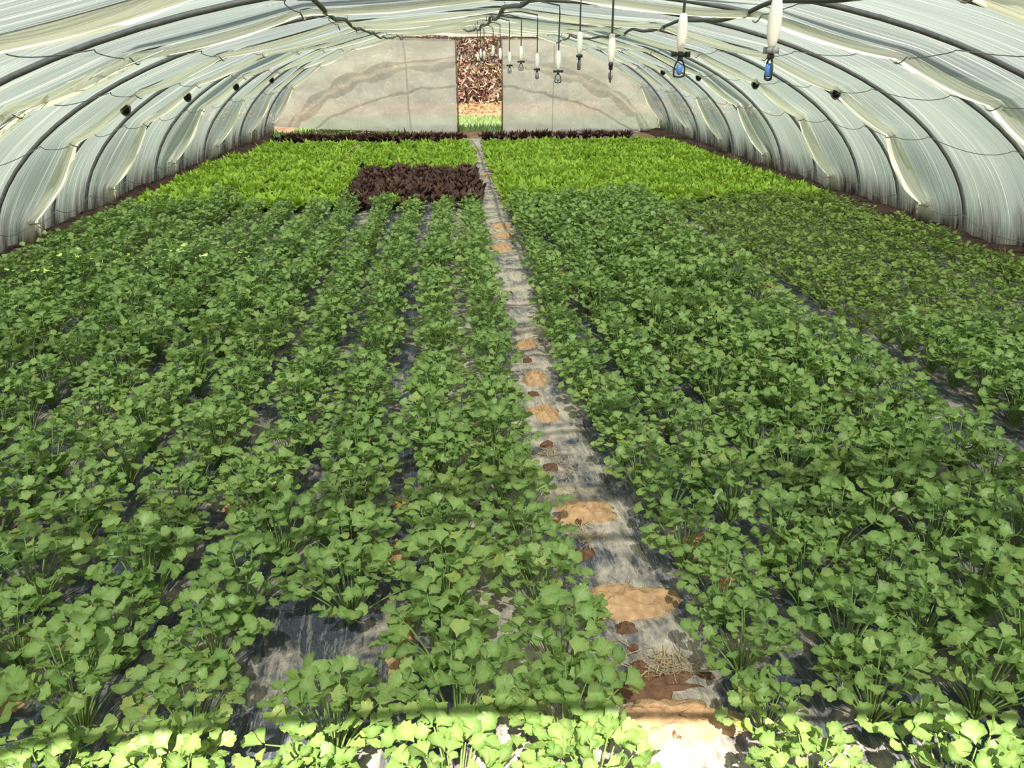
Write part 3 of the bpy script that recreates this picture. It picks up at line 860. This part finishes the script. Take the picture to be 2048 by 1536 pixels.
seen_fronts = {}
near, far_, fine_ = [], [], []
cnt = {}
for p in crop:
    side, ri, x, y = p
    if side == 'right' and ri >= 7 and y > 4.0: fine_.append(p)
    elif len(near) < 300 and in_view(x, y, .12): near.append(p)
    else: far_.append(p)
ndict = {}
for i, (side, ri, x, y) in enumerate(near):
    ndict[(side, ri)] = ndict.get((side, ri), 0) + 1
    k = ndict[(side, ri)]; v = int(RNG.integers(NV)); s = crop_scale(x, y)
    r = empty('leafy_plant', (x, y, .018), RNG.uniform(0, 2*PI)); r.scale = (s, s, s*RNG.uniform(.9, 1.12))
    f = bpy.data.objects.new('foliage', FOL[v]); COL.objects.link(f); f.parent = r
    g = bpy.data.objects.new('stalks', STK[v]); COL.objects.link(g); g.parent = r
    if k == 1 and y < 1.42:
        lab = 'sunlit bright yellow-green leafy plant at the near end, %s' % rowname(side, ri)
    else: lab = '%s leafy plant from the near end, %s' % (ORD[k], rowname(side, ri))
    tag(r, lab, 'plant', 'leafy plants in rows on the mulch')
def items(lst, var, hs=1., ss=1.):
    out = []
    for side, ri, x, y in lst:
        V, T, _, ve = var[int(RNG.integers(len(var)))]; s = crop_scale(x, y)*ss
        out.append((V, T, x, y, RNG.uniform(0, 2*PI), s, s*hs*RNG.uniform(.9, 1.1), ve))
    return out
heap('leafy_crop', items(far_, LO), M['leaf'], 'dense green leafy crop filling the rows up to the lettuces', 'crop', 'leafy plants in rows on the mulch')
heap('herb_crop', items(fine_, LOF, .95, 1.04), M['herb'], 'fine-leaved low green crop beyond the far right gap', 'crop', None)

# --- lettuces
def in_red(side, ri, x, y):
    return side == 'left' and ri <= 5 and 8.8 < y < interp(ri, [(1, 11.5), (3, 11.6), (4, 11.75), (5, 11.6)]) and not (ri == 4 and y < 9.2)
def keep_let(side, ri, x, y):
    return inside(x, y, .40 if side == 'left' else .34) and in_view(x, y, .1)
lett = plan(8.7, lambda b: 15.3, .262, .02, keep_let)
lett = [p for p in lett if p[3] > lett0(-1 if p[0] == 'left' else 1)+.08]
redp = [p for p in lett if in_red(*p)]
lett = [p for p in lett if not in_red(*p)]
lett.sort(key=lambda p: p[3])
GL = [make_lettuce(500+i) for i in range(6)]
GLM = [tri_mesh('lime_lettuce', v, t, M['lime']) for v, t in GL]
RLM = [tri_mesh('red_lettuce', *make_lettuce(600+i, 15, .15, .16), M['red']) for i in range(4)]
nd = {}
for p in lett[:300]:
    side, ri, x, y = p; nd[(side, ri)] = nd.get((side, ri), 0)+1
    o = link('lime_lettuce', GLM[int(RNG.integers(6))]); s = RNG.uniform(.98, 1.2)
    o.location = (x, y, .016); o.rotation_euler = (0, 0, RNG.uniform(0, 6.28)); o.scale = (s, s, s*RNG.uniform(.95, 1.15))
    tag(o, '%s lime-green lettuce from the near end, %s' % (ORD[nd[(side, ri)]], rowname(side, ri)), 'lettuce', 'lime-green lettuces beyond the leafy crop')
heap('lettuce_crop', [(*GL[int(RNG.integers(6))], x, y, RNG.uniform(0, 6.28), RNG.uniform(.98, 1.2), RNG.uniform(1., 1.25)) for side, ri, x, y in lett[300:]], M['lime'],
     'lime-green lettuces farthest back before the end wall', 'crop', 'lime-green lettuces beyond the leafy crop')
nd = {}
redp.sort(key=lambda p: p[3])
for side, ri, x, y in redp:
    nd[ri] = nd.get(ri, 0)+1
    o = link('red_lettuce', RLM[int(RNG.integers(4))]); s = RNG.uniform(1.08, 1.3)
    o.location = (x, y, .016); o.rotation_euler = (0, 0, RNG.uniform(0, 6.28)); o.scale = (s, s, s*1.12)
    tag(o, '%s dark red lettuce from the near side, %s' % (ORD[nd[ri]], rowname(side, ri).replace('the bare', 'bare')), 'lettuce', 'dark red lettuces in the patch beside the bare strip')
# back row by the end wall
for side, rows, y0 in (('left', ROWS_L, 16.15), ('right', ROWS_R, 16.35)):
    k = 0
    for ri, base in enumerate(rows):
        for half in ((0, .155) if side == 'left' else (0,)):
            x = rowx(base*1.03, 16.3)-half
            if side == 'right' and ri > 11: continue
            if not inside(x, 17, .45): continue
            k += 1
            o = link('purple_lettuce', RLM[int(RNG.integers(4))]); s = RNG.uniform(1.15, 1.4) if side == 'left' else RNG.uniform(.92, 1.06)
            o.location = (x+RNG.normal(0, .02), y0+RNG.normal(0, .03), .01); o.rotation_euler = (0, 0, RNG.uniform(0, 6.28)); o.scale = (s, s, s*1.2 if side == 'left' else s*1.55)
            tag(o, 'dark purple lettuce along the end wall, %s to the %s of the bare strip' % (ORD[k], side), 'lettuce', 'dark purple lettuces along the end wall')
PLM = [tri_mesh('pale_lettuce', *make_lettuce(700+i, 14, .14, .16), M['pale']) for i in range(3)]
for k in range(11):
    x = -3.0+.29*k
    o = link('pale_lettuce', PLM[k % 3]); s = RNG.uniform(1.1, 1.4)
    o.location = (x+RNG.normal(0, .03), 16.95+RNG.normal(0, .06), .0); o.rotation_euler = (0, 0, RNG.uniform(0, 6.28)); o.scale = (s, s, s*1.1)
    tag(o, 'pale green leafy plant behind the purple lettuces, %s from the left film wall' % ORD[k+1], 'plant', 'pale plants under the left end film')

# --- grassy weeds
def blades(seed, n, h, spread, w=.004, mat=None, bend=1.):
    rng = np.random.default_rng(seed); V = []; T = []; k = 0
    for i in range(n):
        az = rng.uniform(0, 6.28); l = h*rng.uniform(.5, 1.1); b = spread*rng.uniform(.2, 1.)*bend
        d = np.array([math.cos(az), math.sin(az), 0]); s = np.array([-d[1], d[0], 0]); o = np.array([rng.normal(0, .25*spread*.3), rng.normal(0, .25*spread*.3), 0])
        for q in range(4):
            u = q/3; c = o + d*b*u*u + np.array([0, 0, l*(u-.25*u*u*b/max(h, .01))])
            ww = w*(1-u*.9)
            V += [c-s*ww, c+s*ww]
        for q in range(3): T += [(k+2*q, k+2*q+1, k+2*q+3), (k+2*q, k+2*q+3, k+2*q+2)]
        k += 8
    return np.array(V), np.array(T)
def weed(x, y, n, h, sp, label, mat='grassy', w=.004, seed=0, z=.0, group=None):
    V, T = blades(900+seed, n, h, sp, w); o = link('grass_weed', tri_mesh('grass_weed', V, T, M[mat])); o.location = (x, y, z)
    tag(o, label, 'weed', group)
weed(-.255, 1.60, 60, .20, .13, 'narrow-bladed grass clump on open mulch, second gap left of the bare strip', seed=1, w=.003)
weed(-.262, 1.50, 50, .12, .11, 'low narrow-bladed grass clump just beside the sunlit edge', seed=2, w=.003)
weed(-.90, 3.05, 70, .27, .17, 'yellowish spiky grass clump standing among the left rows', seed=3, w=.003)
weed(-1.78, 3.2, 40, .26, .15, 'spiky grass clump among the rows near the left picture edge', seed=4, w=.003)
wy = [5.3, 6.0, 6.9, 7.8, 9.0, 10.6, 12.4]
for i, y in enumerate(wy):
    weed(axis_x(y)-HALF+.30+RNG.uniform(0, .15), y, 30, .20, .16, 'grass weed on the left soil bank, %s from the near end' % ORD[i+1], seed=10+i, z=.03, group='weeds along the film walls')
wy = [5.6, 6.4, 7.2, 8.0, 9.1, 10.4, 12.0]
for i, y in enumerate(wy):
    weed(axis_x(y)+HALF-.30-RNG.uniform(0, .15), y, 30, .22, .16, 'grass weed on the right soil bank, %s from the near end' % ORD[i+1], seed=30+i, z=.03, group='weeds along the film walls')
# dry straw left on the bare strip
V = []; T = []; k = 0; rng = np.random.default_rng(5)
for (cx, cy, sx, sy, n) in ((.62, 1.66, .09, .05, 130), (.52, 2.33, .06, .08, 60), (.5, 2.95, .07, .12, 60), (.55, 1.9, .1, .2, 40), (.52, 2.7, .08, .3, 50), (.55, 4, .06, .6, 40)):
    for i in range(n):
        x, y = rng.normal(cx, sx*.6), rng.normal(cy, sy*.6); a = rng.uniform(0, PI); l = rng.uniform(.02, .055); w = rng.uniform(.0008, .0018); z = .028+rng.uniform(0, .012)
        d = np.array([math.cos(a), math.sin(a), rng.normal(0, .15)])*l/2; s = np.array([-math.sin(a), math.cos(a), 0])*w; c = np.array([x, y, z])
        V += [c-d-s, c-d+s, c+d+s, c+d-s]; T += [(k, k+1, k+2), (k, k+2, k+3)]; k += 4
tag(link('dry_straw', tri_mesh('dry_straw', np.array(V), np.array(T), M['straw'])), 'dry straw scattered over the bare strip', 'straw', kind='stuff')

# ------------------------------------------------------------------ outdoors beyond the doorway
def gz(y): return .035*(y-20.5) if y > 20.5 else 0.
V = []; T = []; k = 0
for (ya, yb, n, hh, spec) in ((18.6, 22.3, 14000, .12, 0),):
    for i in range(n):
        x = rng.uniform(-3, 6); y = rng.uniform(ya, yb); a = rng.uniform(0, 6.28); h = hh*rng.uniform(.5, 1.3); w = .012
        d = np.array([math.cos(a), math.sin(a), 0]); c = np.array([x, y, gz(y)-.01]); t = c + np.array([d[1]*h*.5, d[0]*h*.5, h])
        V += [c-d*w, c+d*w, t]; T += [(k, k+1, k+2)]; k += 3
tag(link('grass', tri_mesh('grass', np.array(V), np.array(T), M['lawn'])), 'green grass strip outside the end doorway', 'grass', kind='stuff')
V = []; T = []; k = 0
for i in range(5200):
    x = rng.uniform(-6, 10); y = rng.uniform(21.6, 25.8); a = rng.uniform(0, 6.28); l = rng.uniform(.03, .08); w = l*.35
    d = np.array([math.cos(a), math.sin(a), rng.normal(0, .4)])*l; s = np.array([-math.sin(a), math.cos(a), rng.normal(0, .4)])*w; c = np.array([x, y, gz(y)+.03+rng.uniform(0, .05)])
    V += [c-d, c-s, c+d, c+s]; T += [(k, k+1, k+2), (k, k+2, k+3)]; k += 4
tag(link('fallen_leaves', tri_mesh('fallen_leaves', np.array(V), np.array(T), M['litter'])), 'tan fallen leaves between the grass strip and the dry bushes', 'leaves', kind='stuff')
BUSH = [(-3.6, 26.6, 1.7, 2.9, 'leftmost dry brown bush seen dimly through the end film'), (-1.4, 26.2, 1.5, 3.1, 'dry brown bush just left of the end doorway view'), (.9, 26.3, 1.3, 3.2, 'reddish-brown dry bush filling the left of the end doorway'),
        (2.5, 26.1, 1.3, 2.9, 'pinkish-brown dry bush filling the right of the end doorway'), (4.6, 26.5, 1.5, 3.1, 'dry brown bush just right of the end doorway view'), (7.0, 26.6, 1.7, 2.9, 'rightmost dry brown bush seen dimly through the end film')]
for bi, (bx, by, br, bh, lab) in enumerate(BUSH):
    root = empty('dry_bush', (bx, by, gz(by))); rg = np.random.default_rng(50+bi); V = []; T = []; k = 0
    st = MB()
    for s in range(16):
        a = rg.uniform(0, 6.28); r = br*rg.uniform(.2, .8); tip = Vector((math.cos(a)*r, math.sin(a)*r*.6, bh*rg.uniform(.6, .95)))
        st.tube([(0, 0, -.05), tip*.45+Vector((0, 0, .2)), tip], [.03, .02, .006], 5)
    st.build('stems', M['wood'], root)
    for i in range(4200):
        u = rg.random(); a = rg.uniform(0, 6.28); ph = rg.uniform(0, 1); r = br*(rg.random()**.45)*(1-.35*ph**3)
        c = np.array([math.cos(a)*r, math.sin(a)*r*.55, bh*ph*rg.uniform(.9, 1.03)+.02])
        dv = rg.normal(0, 1, 3); dv[2] = dv[2]*.8-.3; dv /= np.linalg.norm(dv); sv = np.cross(dv, rg.normal(0, 1, 3)); sv /= np.linalg.norm(sv)
        l = rg.uniform(.10, .36); w = rg.uniform(.012, .04)
        V += [c-dv*l*.5, c-sv*w, c+dv*l*.5, c+sv*w]; T += [(k, k+1, k+2), (k, k+2, k+3)]; k += 4
    link('foliage', tri_mesh('foliage', np.array(V), np.array(T), M['drybush']), root)
    tag(root, lab, 'bush', 'dry bushes beyond the end wall')

# ------------------------------------------------------------------ light and camera
SUN_ELEV = 52.; SUN_AZ = 4.      # behind the camera, a little to the left
w = bpy.data.worlds.new('World'); SC.world = w; w.use_nodes = True
nt = w.node_tree; nt.nodes.clear()
sky = nt.nodes.new('ShaderNodeTexSky'); sky.sky_type = 'NISHITA'; sky.sun_disc = False
sky.sun_elevation = math.radians(SUN_ELEV); sky.sun_rotation = math.radians(180+SUN_AZ); sky.air_density = 1.2; sky.dust_density = 1.5
bg = nt.nodes.new('ShaderNodeBackground'); bg.inputs['Strength'].default_value = .10
ow = nt.nodes.new('ShaderNodeOutputWorld'); nt.links.new(sky.outputs[0], bg.inputs[0]); nt.links.new(bg.outputs[0], ow.inputs[0])
sd = bpy.data.lights.new('sun', 'SUN'); sd.energy = 9.6; sd.angle = math.radians(.6); sd.color = (1, .95, .85)
so = bpy.data.objects.new('sun', sd); COL.objects.link(so)
e, a = math.radians(SUN_ELEV), math.radians(SUN_AZ)
dirv = Vector((math.sin(a)*math.cos(e), math.cos(a)*math.cos(e), -math.sin(e)))
so.rotation_euler = dirv.to_track_quat('-Z', 'Y').to_euler(); so.location = (-4, -10, 12)

cd = bpy.data.cameras.new('camera'); co = bpy.data.objects.new('camera', cd); COL.objects.link(co)
cd.sensor_fit = 'HORIZONTAL'; cd.sensor_width = 36; cd.lens = 36*FPX/2048; cd.clip_start = .02; cd.clip_end = 300
co.location = (0, 0, CAM_H)
r_, u_, f_ = cam_axes()
co.matrix_world = Matrix(((r_.x, u_.x, -f_.x, 0), (r_.y, u_.y, -f_.y, 0), (r_.z, u_.z, -f_.z, CAM_H), (0, 0, 0, 1)))
SC.camera = co

vs = SC.view_settings
vs.view_transform = 'Standard'; vs.look = 'None'; vs.gamma = 1; vs.exposure = .74; vs.use_curve_mapping = False
cy = SC.cycles
cy.max_bounces = 10; cy.diffuse_bounces = 5; cy.glossy_bounces = 3; cy.transmission_bounces = 8; cy.transparent_max_bounces = 12
cy.use_denoising = True
print('crop', len(crop), 'near', len(near), 'far', len(far_), 'fine', len(fine_), 'lett', len(lett), 'red', len(redp))
